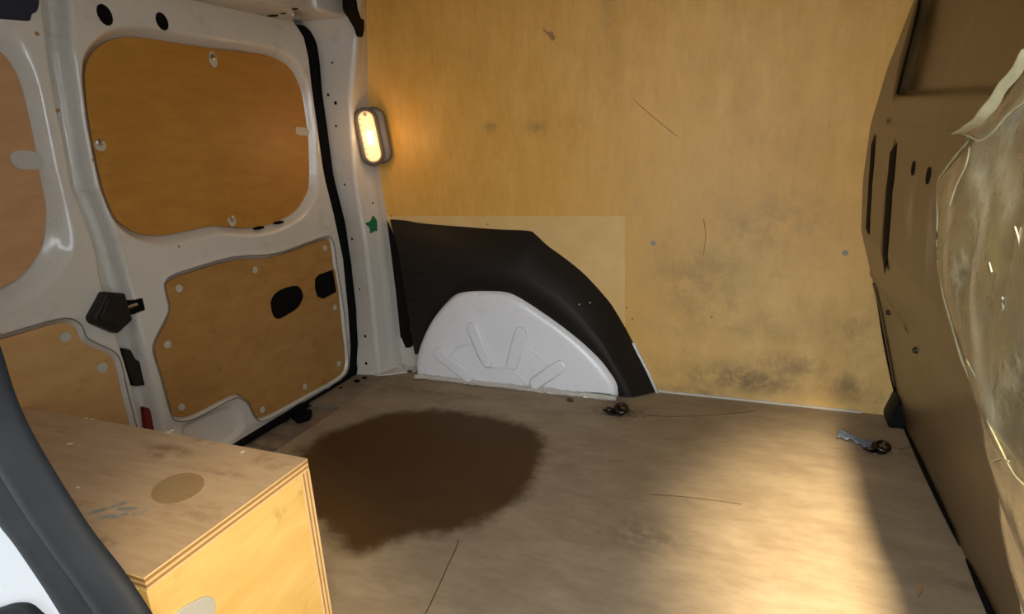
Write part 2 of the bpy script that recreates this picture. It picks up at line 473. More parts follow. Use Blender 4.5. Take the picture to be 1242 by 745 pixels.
plate('plywood_sheet', M['wall_ply_pale'], WALL, [(-1.47, .02), (a[0], .02), (a[0], a[1]), (-1.47, b[1])], h0=-.002, h1=.003, bev=.0008, parent=wl,
      label='paler lower plywood sheet')
for q in [(792, 295), (1025, 307)]:
    c = WALL.uv(*q)
    link('screw', lathe_mesh(WALL, c, [(.0095, .0), (.0095, .0012), (.0065, .0016), (.0055, .0045), (.0025, .0030)]), M['dull_screw'], wl, shade='auto')
for q in [(592, 272), (767, 387), (863, 384), (760, 373), (475, 262)]:
    link('nail_hole', lathe_mesh(WALL, WALL.uv(*q), [(.004, 0), (.004, .0036), (.002, .0038)], 8), M['edge_dark'], wl)
plate('splinter_scar', M['edge_dark'], WALL, WALL.pts([(658, 33), (664, 39), (670, 38), (674, 46), (670, 50), (665, 43), (660, 38)]), h0=0, h1=.002, bev=.0003, parent=wl)
for L in ([(770, 122), (790, 140), (822, 166)], [(853, 265), (856, 285), (853, 310)]):
    link('scratch', tube_mesh([WALL.at(*q) for q in smooth(L, False, 4)], round_prof(.0012, 5)), M['edge_dark'], wl)
link('trim_3', tube_mesh([(x, YW - .004, .004) for x in (-.34, .1, .36)], [(-.003, -.004), (.003, -.004), (.003, .004), (-.003, .004)]), M['white'],
     label='thin pale edge strip between the floor and the plywood side wall', cat='strip', kind='structure')

# ---- ceiling, near side, outside ground
link('ceiling', box_mesh((-1.7, .2, 1.52), (.6, 2.25, 1.55)), M['ceil'], label='pale roof skin of the van above the load space', cat='ceiling', kind='structure')
link('ground', box_mesh((-9, -9, -.60), (9, 9, -.58)), M['outside'], label='grey asphalt ground outside the van', cat='ground', kind='structure')
link('wall_outer', box_mesh((-1.75, YW + .06, -.2), (.7, YW + .08, 1.55)), M['white'], label='outer body side behind the plywood lining', cat='wall', kind='structure')
link('underbody', box_mesh((-1.72, .2, -.09), (.7, 2.2, -.06)), M['dull_black'], label='dark steel underbody below the load floor', cat='underbody', kind='structure')

# ---- rear doors as pressed steel sheets
def zrail(px, h=0.0, ext=(-.05, 1.5)):
    p = np.array([DOOR.uv(x, y, h) for x, y in px]); p = p[np.argsort(p[:, 1])]
    return lambda z: np.interp(z, p[:, 1], p[:, 0])
gap = zrail([(54, 0), (61, 60), (66, 98), (71, 124), (80, 173), (90, 228), (105, 262), (120, 305), (124, 335), (129, 354), (143.5, 405), (161, 464), (174, 515)])
ridge = zrail([(84, 0), (86, 18), (88, 62), (93, 93), (100, 139), (108, 185), (116, 230), (123.5, 240), (136, 277), (148, 314), (157.5, 351), (166, 384), (174, 421), (182, 459), (193, 502), (200, 540)])
seal_l = zrail([(358, 26), (364, 34.6), (371, 46), (376.5, 71), (381, 111), (387, 154), (393.5, 201), (397, 220), (407, 260), (418, 313), (424, 374), (427, 421), (425.5, 450)])
win1 = [(103.5, 93), (108, 71), (123.5, 54), (145, 46), (173, 46), (216, 52.5), (262, 59), (309, 65), (330, 69.5), (349, 80), (359.5, 96), (366, 114),
        (371, 145), (374, 173), (374.5, 222), (370, 238), (359, 255), (340, 267), (316, 275), (288, 276.5), (259, 274), (214, 283), (184, 286), (160, 280),
        (142, 266), (131, 245), (122, 216), (113, 173), (106.5, 133)]
low1 = [(204, 341), (235.6, 329), (282, 316), (325, 313), (353, 305), (391, 291), (400, 295), (404, 322), (411.6, 368), (415, 400), (418, 429), (417, 448),
        (405, 460), (369, 480), (322, 505), (311, 505), (306, 497), (301, 487), (289, 478.5), (274.5, 482), (235, 502.5), (215.5, 506), (208, 497.6),
        (196, 453.5), (188.5, 429), (189, 414), (206, 379), (203, 355)]
win2 = [(-30, 56), (-12, 56), (2, 64), (15, 80), (26, 105), (34, 136), (42, 173), (48, 210), (54, 240), (56, 262), (51, 296), (37, 322), (18.5, 340), (0, 349), (-40, 360),
        (-110, 370), (-150, 355), (-165, 250), (-165, 150), (-140, 80), (-100, 60)]
low2 = [(-60, 425), (0, 412), (35, 402), (70, 392.5), (84, 393), (92.6, 400), (98, 413), (115, 422.6), (134, 432), (141, 448), (148, 480), (157, 515), (170, 580), (60, 640), (-60, 640)]
HW = -.026          # height of the window ply relative to the door plane
W1 = smooth(DOOR.pts(win1, HW), k=4); L1 = smooth(DOOR.pts(low1, -.006), k=3)
W2 = smooth(DOOR.pts(win2, HW), k=4); L2 = smooth(DOOR.pts(low2, -.006), k=3)
emb = smooth(DOOR.pts([(222, 520), (245, 505), (272, 494), (284, 494), (292, 505), (294, 520), (285, 532), (262, 545), (232, 540)]), k=3)
crease2 = smooth(DOOR.pts([(-30, 20), (0, 27), (28, 50), (45, 93), (55.6, 154), (66, 200), (76, 230), (85, 262), (90, 293), (86, 312), (60, 345), (20, 372), (-40, 390), (-200, 400), (-200, 20)]), k=3)

def door_sheet(Lr, Rr, z0, z1, ny, nz, hf):
    s = np.linspace(0, 1, ny); z = np.linspace(z0, z1, nz)
    S, Z = np.meshgrid(s, z, indexing='ij')
    Yv = Lr(Z) * (1 - S) + Rr(Z) * S
    P2 = np.stack([Yv.ravel(), Z.ravel()], 1); h = hf(P2, S.ravel())
    return grid_mesh(np.stack([XD + h, P2[:, 0], P2[:, 1]], 1), ny, nz)
def hf1(P2, s):
    r = P2[:, 0] - ridge(P2[:, 1])
    h = -.058 * (1 - sstep(r, -.012, .006))
    h -= .05 * (1 - sstep(P2[:, 0] - gap(P2[:, 1]), .000, .016))
    dW, dL, dE = sdf(P2, W1), sdf(P2, L1), sdf(P2, emb)
    h = np.where(r > -.02, h - .040 * (1 - sstep(dW, -.008, .030)), h)
    h -= .016 * (1 - sstep(dL, -.002, .011)); h += .003 * np.exp(-((dL - .015) / .006) ** 2)
    h -= .014 * (1 - sstep(dE, -.02, .012))
    h -= .03 * sstep(P2[:, 0] - seal_l(P2[:, 1]), -.012, .012)
    h -= .012 * (1 - sstep(P2[:, 1], .0, .05)) * (dL > .02)
    for px in [(182, 360), (186, 372)]:
        c = DOOR.uv(*px); h -= .002 * np.exp(-((P2[:, 0] - c[0]) / .004) ** 2) * np.exp(-((P2[:, 1] - c[1]) / .02) ** 4)
    return h
d1 = thing('door_1', (XD, 1.55, 0), 'white rear door next to the pillar, with orange window panel and brown lower plywood panel', 'door', kind='structure')
link('door_shell', door_sheet(lambda z: gap(z) - .05, lambda z: seal_l(z) + .02, -.02, 1.47, 230, 330, hf1), M['white'], d1, shade=True)
def hf2(P2, s):
    g_ = gap(P2[:, 1]) - P2[:, 0]
    dW, dL, dC = sdf(P2, W2), sdf(P2, L2), sdf(P2, crease2)
    h = -.022 * (1 - sstep(dC, -.035, .008))
    h -= .022 * (1 - sstep(dW, -.008, .03))
    h -= .016 * (1 - sstep(dL, -.002, .011)); h += .003 * np.exp(-((dL - .015) / .006) ** 2)
    h -= .05 * (1 - sstep(g_, -.001, .008)) ** 2
    return h
d2 = thing('door_2', (XD, .7, 0), 'white rear door at the left edge with a black latch and pale lower plywood panel', 'door', kind='structure')
link('door_shell', door_sheet(lambda z: z * 0 + .25, gap, -.02, 1.47, 190, 300, hf2), M['white'], d2, shade=True)
# ply panels of the doors
plate('window_panel', M['ply_window'], DOOR, [tuple(np.array(p)) for p in W1], h0=HW - .006, h1=HW, bev=.0008, parent=d1, label='orange film-faced plywood window panel')
plate('window_panel', M['ply_window_pale'], DOOR, W2, h0=HW - .006, h1=HW, bev=.0008, parent=d2, label='pinkish orange plywood window panel')
hole1 = smooth(DOOR.pts([(328.5, 371), (329, 364), (334, 356), (344, 350), (356, 347), (364, 348), (368.5, 356), (368, 364), (362, 374), (351, 381), (340, 387), (332, 384)], -.005), k=3)
hole2 = rounded(DOOR.pts([(382, 338), (387, 333), (406, 326.5), (410, 331), (411.5, 353), (393, 363), (385, 360), (382, 350)], -.005), .006)
plate('lower_panel', M['ply_door'], DOOR, L1, [hole1, hole2], h0=-.012, h1=-.005, bev=.0008, parent=d1, label='worn brown plywood lower panel with two cut-outs')
plate('lower_panel', M['ply_door_pale'], DOOR, L2, h0=-.012, h1=-.005, bev=.0008, parent=d2, label='pale worn plywood lower panel')
for hl in (hole1, hole2):
    c = np.mean(hl, 0); big = [tuple(c + (np.array(p) - c) * 1.12) for p in hl]
    plate('handle_recess', M['dull_black'], DOOR, big, h0=-.0145, h1=-.0118, bev=.0005, parent=d1, label='black opening for the door mechanism')
def offset_poly(poly, d):
    p = np.array(poly); t_ = np.roll(p, -1, 0) - np.roll(p, 1, 0); t_ /= np.linalg.norm(t_, axis=1)[:, None] + 1e-9
    nn = np.stack([t_[:, 1], -t_[:, 0]], 1); q = p + nn * d
    if sdf(q[:1], poly)[0] < 0: q = p - nn * d
    keep = np.abs(sdf(q, poly) - d) < d * .25
    return q[keep]
for L_, par in ((L1, d1), (L2, d2)):
    q_ = offset_poly(L_, .012)
    link('panel_groove', tube_mesh([DOOR.P(a[0], a[1], .0028) for a in q_], round_prof(.0022, 6), up=(1, 0, 0), closed=True), M['groove'], par, shade=True, label='grey line round the lower panel recess')
# caps, clips, plugs
def disc(name, px, r, m, parent, pl=DOOR, h=0.0, th=.003, ry=None, rot=0, **kw):
    c = pl.uv(*px, h); return plate(name, m, pl, circle(c, r, ry, 14, rot), h0=h - .001, h1=h + th, bev=.001, parent=parent, **kw)
for q in [(217, 350), (309, 327.5), (394, 301), (406, 373), (203, 418), (411, 441), (369.5, 469), (318, 497), (220, 494)]:
    disc('screw_cap', q, .0115, M['cap'], d1, h=-.005)
for q in [(79, 409), (124, 446)]: disc('screw_cap', q, .0135, M['cap'], d2, h=-.005)
for q, ry in [((258, 72), .024), ((121, 176), .016), ((281, 268), .019)]:
    o = disc('washer_clip', q, .0155, M['tab'], d1, h=HW, ry=ry)
    cc = DOOR.uv(q[0] - 1, q[1] - 3, HW)
    pl_ = Plane(DOOR.P(0, 0, HW), DOOR.u, DOOR.v)
    link('clip_screw', lathe_mesh(pl_, cc, [(.010, .001), (.010, .005), (.005, .008)], 10), M['screw'], o, shade='auto')
for q, p2, m_, par in [((361, 159), (371, 160), M['tab'], d1), ((24, 194), (40, 195), M['cap'], d2)]:
    plate('panel_tab', m_, DOOR, capsule(DOOR.uv(*q, HW), DOOR.uv(*p2, HW), .015 if par is d1 else .022), h0=HW - .001, h1=HW + .004, bev=.001, parent=par)
for q in [(316, 276.5), (340, 270)]:
    plate('clip_slot', M['dull_black'], DOOR, capsule(DOOR.uv(q[0] - 3, q[1] + .8, -.01), DOOR.uv(q[0] + 3, q[1] - .8, -.01), .004), h0=-.03, h1=-.008, bev=.0005, parent=d1)
for q, rx, ry in [((127, 18), .020, .026), ((196.5, 26), .019, .024)]:
    disc('hole_plug', q, rx, M['dull_black'], d1, ry=ry, th=.002, h=.0005, rot=.2, label='black round hole in the door top')
for q in [(113, 194), (217, 299), (281, 240), (121, 192)]:
    disc('paint_chip', q, .004, M['edge_dark'], d1, h=.0 if q[1] != 240 else HW, th=.001)
for q in [(45, 41), (70, 134)]: disc('drill_hole', q, .005, M['edge_dark'], d2, th=.0015)
plate('cavity', M['navy'], DOOR, rounded(DOOR.pts([(-60, -30), (48, -30), (47, 8), (44, 15), (38, 17), (37, 26), (0, 23), (-60, 20)]), .008), h0=-.03, h1=.0012, bev=.0005, parent=d2, label='dark navy opening at the door top')
# latch
lt = plate('latch', M['black'], DOOR, rounded(DOOR.pts([(129, 354), (152, 356), (156, 372), (161, 388), (143, 405), (115, 393), (112, 386), (124, 364)], .03), .006), h0=-.005, h1=.034, bev=.008, parent=d2, bres=2, label='black plastic latch body')
plate('latch_cap', M['black'], DOOR, rounded(DOOR.pts([(131, 362), (148, 363), (153, 384), (142, 396), (121, 388)], .04), .006), h0=.030, h1=.040, bev=.004, parent=lt)
so = plate('striker_socket', M['dull_black'], DOOR, rounded(DOOR.pts([(155, 366), (173, 361.5), (176.5, 376), (160, 382)], .004), .004), h0=-.045, h1=.004, bev=.001, parent=d1, label='black striker socket')
link('striker_pin', tube_mesh([DOOR.at(153, 374, .012), DOOR.at(166, 369.5, .010)], round_prof(.005, 8)), M['screw'], so, shade='auto')
plate('hinge_cover', M['black'], DOOR, rounded(DOOR.pts([(149, 422), (158, 424), (163.5, 435), (170, 439), (177, 467), (163, 469), (154, 448)], -.03), .006), h0=-.05, h1=-.026, bev=.004, parent=d1, label='black plastic cover in the door gap')
plate('reflector', M['red'], DOOR, rounded(DOOR.pts([(173, 493), (185, 496), (193, 512), (196, 530), (178, 530)], -.035), .008), h0=-.05, h1=-.03, bev=.005, parent=d1, label='dark red light seen through the door gap')
link('gap_backing', box_mesh((XD - .16, .2, -.05), (XD - .135, 2.1, 1.5)), M['dull_black'], d1)

# rubber seal around the door opening
lft = [(358, 30), (364, 34.6), (371, 46), (376.5, 71), (381, 111), (387, 154), (393.5, 201), (397, 220), (407, 260), (418, 313), (424, 374), (427, 421), (425, 450), (415, 461), (369, 488.5), (291, 536), (250, 562)]
rgt = [(364, 31), (373, 35.5), (382.6, 51), (387, 77), (390, 114), (396.5, 160.6), (403, 210), (405, 220), (418, 272), (425.5, 322), (431, 374), (433, 415), (432, 452), (421, 466), (373, 494), (294, 541), (252, 568)]
A = resample([DOOR.at(*q, .0) for q in smooth(lft, False, 4)], 90); B = resample([DOOR.at(*q, .0) for q in smooth(rgt, False, 4)], 90)
rows = []
for i in range(90):
    w = B[i] - A[i]
    rows.append([A[i] + w * t_ + np.array([h_, 0, 0]) for t_, h_ in ((-.05, -.03), (0, .004), (.2, .010), (.45, .004), (.55, .003), (.75, .012), (1.0, .006), (1.08, -.03))])
link('door_seal', loft_mesh(rows), M['dull_black'], shade=True, label='black rubber seal running down between the rear door and the pillar', cat='seal')

# ---- rear pillar
Pj = Plane((0, 2.02, 0), (1, 0, 0), (0, 0, 1))
Pw = Plane((0, YW - .003, 0), (1, 0, 0), (0, 0, 1))
sealr = [(364, 20), (366, 24), (373, 34), (382.6, 51), (387, 77), (390, 114), (396.5, 160.6), (403, 210), (405, 220), (418, 272), (425.5, 322), (431, 374), (433, 415), (432, 458)]
rdg = [(440, -25), (437, 0), (433, 60), (426, 124), (431, 220), (444, 300), (455, 405), (460, 458)]
wlr = [(444, -25), (445, 0), (446, 60), (447, 120), (452, 150), (460, 205), (470, 265), (483, 350), (490, 437)]
def byz(pl, px, h=0.0):
    p = np.array([pl.at(x, y, h) for x, y in px]); p = p[np.argsort(p[:, 2])]
    return lambda z: np.array([np.interp(z, p[:, 2], p[:, 0]), np.interp(z, p[:, 2], p[:, 1]), z])
fa, fb, fc = byz(DOOR, sealr, .006), byz(Pj, rdg), byz(Pw, wlr)
rows = []
zsr = np.linspace(-.01, 1.50, 110)
for z in zsr:
    a, b, c = fa(z), fb(z), fc(z); r = []
    back = a + np.array([-.06, .02, 0])
    r.append(back)
    for t_ in np.linspace(0, 1, 7): r.append(a + (b - a) * t_)
    # rounded ridge
    r2 = []
    for t_ in np.linspace(0, 1, 9): r2.append(b + (c - b) * t_)
    ctrl = r + r2[1:]
    arr = np.array(ctrl)
    for _ in range(1):
        arr[7] = (arr[6] + 2 * arr[7] + arr[8]) / 4; arr[6] = (arr[5] + 2 * arr[6] + arr[7]) / 4; arr[8] = (arr[7] + 2 * arr[8] + arr[9]) / 4
        arr[7] += np.array([.006, -.007, 0])
    # pressed swage near the wall and the horizontal weld seam
    arr[12] += np.array([.006, -.004, 0]) * (1 if z < 1.05 else .3)
    arr[13] += np.array([.002, -.002, 0])
    k = .004 * math.exp(-((z - 1.118) / .005) ** 2); arr[3:13, 1] += k
    rows.append([tuple(q) for q in arr])
pr = thing('trim_4', (-1.5, 2.06, 0), 'white pressed steel rear corner pillar with small drilled holes', 'pillar', kind='structure')
link('pillar_shell', loft_mesh(rows), M['white'], pr, shade=True)
for q, r in [((403, 76), .004), ((398, 115), .005), ((407, 125), .006), ((407.5, 153), .004), ((418, 224), .004), ((427, 290), .005), ((436, 351), .004), ((443, 408), .006), ((444, 441), .006)]:
    z = DOOR.at(*q)[2]; a, b = fa(z), fb(z)
    pj = Plane(a + np.array([0, -.001, 0]), b - a, (0, 0, 1))
    disc('drill_hole', q, r, M['dull_black'], pr, pl=pj, h=.0015, th=.0012, ry=r * 1.2)
zf = 1.3
pf = Plane(fb(.8) + (fc(.8) - fb(.8)) * .5, fc(.8) - fb(.8), (0, 0, 1))
for q in [(452, 246), (453, 369), (433, 99)]: disc('drill_hole', q, .004, M['dull_black'], pr, pl=pf, h=.005, th=.002)
a_, c_ = fb(1.38), fc(1.38)
pt = Plane(a_ + (c_ - a_) * .5, c_ - a_, (0, 0, 1))
tear = smooth([pt.uv(*q) for q in [(416, -14), (416.6, 0), (417.5, 12), (423, 21), (430.5, 34), (433.6, 43), (438, 44.5), (440, 34), (439.5, 20), (438, 8), (433, -14)]], k=3)
plate('belt_opening', M['dull_black'], pt, tear, h0=-.004, h1=.006, bev=.0005, parent=pr, label='dark teardrop opening at the pillar top')
# torn pillar foot
for q, s in [((487, 448), .010), ((494, 444), .008), ((500, 441), .009), ((480, 452), .006)]:
    p = FLOOR.at(*q)
    o = link('torn_foot', box_mesh(p - np.array([s, s, 0]), p + np.array([s * .8, s, s * 2.2]), .002), M['white'], pr)
plate('foot_flange', M['white'], FLOOR, rounded([(-1.50, 2.0), (-1.43, 2.03), (-1.34, 2.10), (-1.36, 2.15), (-1.49, 2.15)], .01), h0=0, h1=.006, bev=.002, parent=pr)

# ---- header beam over the doors
hb = thing('trim_5', (-1.55, 1.0, 1.4), 'white steel header beam over the rear doors', 'beam', kind='structure')
link('beam_shell', box_mesh((-1.70, .2, 1.402), (-1.447, 1.86, 1.56), .008), M['white'], hb, shade='auto')
link('beam_gusset', box_mesh((-1.66, 1.84, 1.412), (-1.43, 2.03, 1.56), .015, 3), M['white'], hb, shade='auto')
PH = Plane((0, 0, 1.402), (1, 0, 0), (0, -1, 0))     # faces down
for q, rx, ry in [((331, 19), .022, .016), ((343.5, 16.5), .012, .006), ((358, 11), .013, .006)]:
    disc('slot', q, rx, M['dull_black'], hb, pl=PH, th=.001, ry=ry)

# ---- bulkhead
prof_z = np.array([-.03, 0, .10, .38, .50, .62, .78, .94, 1.10, 1.27, 1.40, 1.55])
prof_x = np.array([.478, .472, .448, .376, .338, .303, .294, .299, .328, .374, .405, .43])
zz = np.linspace(-.03, 1.55, 400); xx = np.interp(zz, prof_z, prof_x)
ker = np.hanning(15); ker /= ker.sum(); xx = np.convolve(np.pad(xx, 7, 'edge'), ker, 'valid')
def onbulk(x, y, off=0.0):
    d = ray(x, y); t_ = np.linspace(.2, 3.2, 3000)[:, None] * d / np.linalg.norm(d) + CAM
    f = t_[:, 0] + off - np.interp(t_[:, 2], zz, xx); i = np.argmax(f > 0); return t_[i]
def byq(l): return [(onbulk(*q)[1], onbulk(*q)[2]) for q in l]
nyb, nzb = 330, 300
yb = np.linspace(.24, YW + .005, nyb); zb = np.linspace(-.02, 1.53, nzb)
Yb, Zb = np.meshgrid(yb, zb, indexing='ij'); P2 = np.stack([Yb.ravel(), Zb.ravel()], 1)
h = np.zeros(len(P2))
(ra_, rb_, rc_) = byq([(1117, -6), (1087, 117), (1203, 113)]); sl_ = (rc_[1] - rb_[1]) / (rc_[0] - rb_[0])
rec = rounded([ra_, rb_, (1.0, rb_[1] + sl_ * (1.0 - rb_[0])), (1.0, 1.52), (ra_[0], 1.52)], .03)
dR = sdf(P2, rec); h += .026 * (1 - sstep(dR, -.014, .004)); h -= .006 * np.exp(-((dR - .016) / .010) ** 2)
for l, w, dep in [([(1060, 168), (1054, 278)], .013, .022), ([(1085, 178), (1072, 318)], .015, .024)]:
    s_ = byq(l); h += dep * .25 * (1 - sstep(seg_d(P2, *s_), w * .35, w * 1.5))
for l, w, dep in [([(1076, 147), (1172, 163)], .006, .006), ([(1046, 316), (1100, 400)], .010, -.005)]:
    s_ = byq(l); h += dep * (1 - sstep(seg_d(P2, *s_), 0, w * 1.6))
Xb = np.interp(P2[:, 1], zz, xx) + h
SLOTS = [([(1059.5, 170), (1052, 280)], .0125), ([(1083.5, 180), (1072, 316)], .0145)]
bk = thing('wall_right', (.47, 1.2, 0), 'tan brown pressed steel bulkhead behind the driver seats', 'bulkhead', kind='structure')
me = grid_mesh(np.stack([Xb, P2[:, 0], P2[:, 1]], 1), nyb, nzb, True)
attr(me, 'scuff', blobs(P2, [(byq([(1103, 265)])[0], .04, .07, 1), (byq([(1098, 300)])[0], .03, .04, .8), (byq([(1128, 285)])[0], .04, .08, .7), (byq([(1150, 60)])[0], .10, .10, .25), (byq([(1125, 425)])[0], .16, .03, .4)]))
attr(me, 'painted_shade', blobs(P2, [(byq([(1105, 395)])[0], .25, .035, .6), (byq([(1120, 450)])[0], .3, .05, .45), (byq([(1195, 560)])[0], .06, .2, .35)]))  # painted shade: dark reflected band, then the dimmer foot of the panel
link('bulkhead_shell', me, M['bulkhead'], bk, shade=True)
link('outer_skin', box_mesh((.60, .24, -.05), (.62, 2.2, 1.55)), M['bulkhead'], bk)
def bplane(q, off=0.0):
    p = onbulk(*q); dz = .02
    v = np.array([np.interp(p[2] + dz, zz, xx) - np.interp(p[2] - dz, zz, xx), 0, 2 * dz])
    return Plane(p + np.array([-off, 0, 0]), (0, -1, 0), v)
for q, r in [((1108, 204), .011), ((1126.5, 213), .012)]:
    pb = bplane(q); plate('hole', M['dull_black'], pb, circle((0, 0), r, r * 1.35, 14), h0=-.003, h1=.0022, bev=.0004, parent=bk, label='dark hole in the bulkhead')
for q in [(1046.5, 314), (1078, 379), (1111, 425)]:
    pb = bplane(q); link('bolt', lathe_mesh(pb, (0, 0), [(.009, 0), (.009, .002), (.006, .003), (.006, .007), (.003, .008)], 10), M['dark_metal'], bk, shade='auto')
for l_, w_ in SLOTS:
    P_ = [onbulk(*q_) for q_ in [(l_[0][0] + (l_[1][0] - l_[0][0]) * k_ / 9, l_[0][1] + (l_[1][1] - l_[0][1]) * k_ / 9) for k_ in range(10)]]
    P_ = [(np.interp(p[2], zz, xx) + .0005, p[1], p[2]) for p in P_]
    link('slot_opening', tube_mesh(P_, round_prof(w_ * 3.0, 14, .0022), up=(1, 0, 0)), M['dull_black'], bk, shade=True, label='black pressed slot in the bulkhead')
g_ = [onbulk(*q_) for q_ in smooth([(1116, -10), (1108, 30), (1098, 70), (1090, 100), (1087, 114)], False, 5)]
g_ = [(np.interp(p[2], zz, xx) + .001, p[1] - .01, p[2]) for p in g_]
link('recess_groove', tube_mesh(g_, round_prof(.010, 10, .003), up=(1, 0, 0)), M['dull_black'], bk, shade=True, label='dark groove beside the upper recess')
# dark edge strips along the bulkhead foot
def bstrip(name, px, r, **kw):
    pts = [onbulk(*q) for q in smooth(px, False, 5)]
    return link(name, tube_mesh(pts, round_prof(r, 8)), M['rubber'], bk, shade=True, **kw)
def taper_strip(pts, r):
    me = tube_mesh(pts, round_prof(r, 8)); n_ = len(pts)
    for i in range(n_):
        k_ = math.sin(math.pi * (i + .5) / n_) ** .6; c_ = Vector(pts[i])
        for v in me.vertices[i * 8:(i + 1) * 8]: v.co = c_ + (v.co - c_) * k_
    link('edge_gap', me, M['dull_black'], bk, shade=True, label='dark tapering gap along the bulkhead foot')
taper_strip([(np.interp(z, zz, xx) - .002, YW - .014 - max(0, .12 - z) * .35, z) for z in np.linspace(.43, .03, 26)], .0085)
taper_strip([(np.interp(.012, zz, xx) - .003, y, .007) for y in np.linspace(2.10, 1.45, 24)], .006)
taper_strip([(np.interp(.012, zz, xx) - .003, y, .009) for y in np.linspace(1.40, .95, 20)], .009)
link('foot_lip', tube_mesh([(np.interp(z, zz, xx) - .003, YW - .034, z) for z in np.linspace(.46, .12, 14)], round_prof(.004, 8)), M['bulkhead'], bk, shade=True)

# black corner bracket at the bulkhead foot
Pk = Plane((0, 2.06, 0), (1, 0, 0), (0, 0, 1))
plate('corner_bracket', M['rubber'], Pk, rounded(Pk.pts([(1091, 484), (1103, 505), (1120, 533), (1106, 533), (1079, 527), (1077, 511)]), .008), h0=-.09, h1=.0, bev=.005,
      label='black plastic bracket in the corner of floor, wall and bulkhead', cat='bracket')

# ---- wheel arch
Pa = Plane((0, 2.045, 0), (1, 0, 0), (0, 0, 1))
arch_px = [(503, 458), (502, 440), (507, 418), (519, 392), (534, 372), (549, 358), (566, 353.5), (592, 353), (614, 354.5), (631, 362), (655, 378), (688, 401), (716, 425), (736, 446), (749, 466), (751, 482), (748, 492)]
arch = np.array(smooth(Pa.pts(arch_px), False, 4)); arch[:, 1] = np.maximum(arch[:, 1], -.004)
cen = np.array([(-.44 - 1.32) / 2, .0]); N = 70
arch = resample(arch, N)
def ins(d):
    out = []
    for i in range(N):
        t_ = arch[min(i + 1, N - 1)] - arch[max(i - 1, 0)]; t_ /= np.linalg.norm(t_); nn = np.array([t_[1], -t_[0]])
        q = arch[i] + nn * d; q[1] = max(q[1], -.004) if i in (0, N - 1) else q[1]
        out.append(q)
    return np.array(out)
rows = []
for d, yy in [(-.004, YW + .01), (0, 2.11), (.003, 2.07), (.010, 2.052), (.022, 2.043), (.040, 2.039)]:
    rows.append([(q[0], yy, q[1]) for q in ins(d)])
inner = ins(.04)
for f_, yy in [(.8, 2.036), (.6, 2.034), (.4, 2.033), (.2, 2.032), (0.0, 2.032)]:
    rows.append([(cen[0] + (q[0] - cen[0]) * f_ if f_ > .01 else cen[0] + (q[0] - cen[0]) * .02, yy, max(q[1], 0) * max(f_, .02)) for q in inner])
wa = thing('trim_6', (-.88, 2.08, 0), 'white steel wheel arch with four pressed ribs', 'wheel arch', kind='structure')
me = loft_mesh(rows); bm = bmesh.new(); bm.from_mesh(me); me = bm_mesh(bm)
link('arch_shell', me, M['white_clean'], wa, shade=True)
Pf = Plane((0, 2.030, 0), (1, 0, 0), (0, 0, 1))
for a, b in [((533, 428), (568, 456)), ((574, 398), (591, 438)), ((632, 404), (622, 441)), ((680, 444), (650, 464))]:
    plate('pressed_rib', M['white_clean'], Pf, capsule(Pf.uv(*a), Pf.uv(*b), .0245), h0=-.004, h1=.016, bev=.0075, parent=wa, bres=3)
for l in [[(546, 434), (553, 424), (572, 416)], [(592, 446), (612, 447), (630, 456), (641, 468)], [(640, 424), (650, 430), (662, 442)]]:
    link('pressed_line', tube_mesh([Pf.at(*q) for q in smooth(l, False, 5)], round_prof(.0042, 8)), M['white_clean'], wa, shade=True)
plate('arch_flange', M['white_clean'], FLOOR, rounded([(-1.315, 2.03), (-1.31, 2.12), (-.47, 2.1), (-.455, 2.022)], .01), h0=-.001, h1=.007, bev=.003, parent=wa)
# lumpy sealer along the base
V = []
pts = [(x, 2.028 - .006 * math.sin(x * 37) * .5 + random.uniform(-.003, .003), .010 + random.uniform(-.002, .003)) for x in np.linspace(-1.31, -.45, 60)]
link('sealer_bead', tube_mesh(pts, round_prof(.010, 7)), M['white'], wa, shade=True, label='lumpy painted sealer bead')

# ---- black plastic arch trim
outer = [(474, 266), (492, 267.5), (512.5, 271), (560, 275), (600, 278), (641, 280), (650, 285), (664, 298), (681.5, 310.6), (700, 325), (714, 338), (738, 365), (751, 385), (762, 405), (782, 445), (797, 478)]
crease = [(484, 308), (496, 312), (515, 315), (560, 318), (600, 323), (630, 332), (650, 342), (672, 356), (690, 370), (706, 386), (720, 402), (734, 420), (746, 440), (757, 458), (768, 481)]
innr = [(503, 430), (508, 408), (522, 382), (544, 359), (565, 353), (592, 352), (614, 354), (632, 362), (660, 380), (690, 402), (716, 424), (736, 446), (748, 470), (752, 484)]
Po, Pc, Pi = [Plane((0, y, 0), (1, 0, 0), (0, 0, 1)) for y in (YW - .004, 2.068, 2.058)]
n = 80
ro = resample([Po.at(*q) for q in smooth(outer, False, 5)], n)
rc = resample([Pc.at(*q) for q in smooth(crease, False, 5)], n)
ri = resample([Pi.at(*q) for q in smooth(innr, False, 5)], n)
cen3 = np.array([-.9, 2.09, .05]); ri2 = ri + (cen3 - ri) * .10; ri2[:, 1] = 2.10
rb = ro.copy(); rb[:, 1] = YW + .01
mid1 = ro * .05 + rc * .95; mid1[:, 1] = rc[:, 1] + .004
mid2 = rc * .92 + ri * .08; mid2[:, 1] = rc[:, 1] - .003
edge = ro + (rc - ro) * .03; edge[:, 1] = ro[:, 1] - .010
rows = [[tuple(p) for p in r_] for r_ in (rb, ro, edge, mid1, (mid1 + mid2) / 2, mid2, ri, ri2)]
for r_ in rows:
    for i, p in enumerate(r_): r_[i] = (p[0], p[1], max(p[2], .004))
at_ = thing('arch_trim', (-.9, 2.1, 0), 'black plastic moulding arched over the white wheel arch', 'trim')
link('moulding', loft_mesh(rows), M['black'], at_, shade=True)
lside = [tuple(Po.at(*q)) for q in [(473, 264), (481, 341), (489, 410), (495, 424), (500, 424)]]
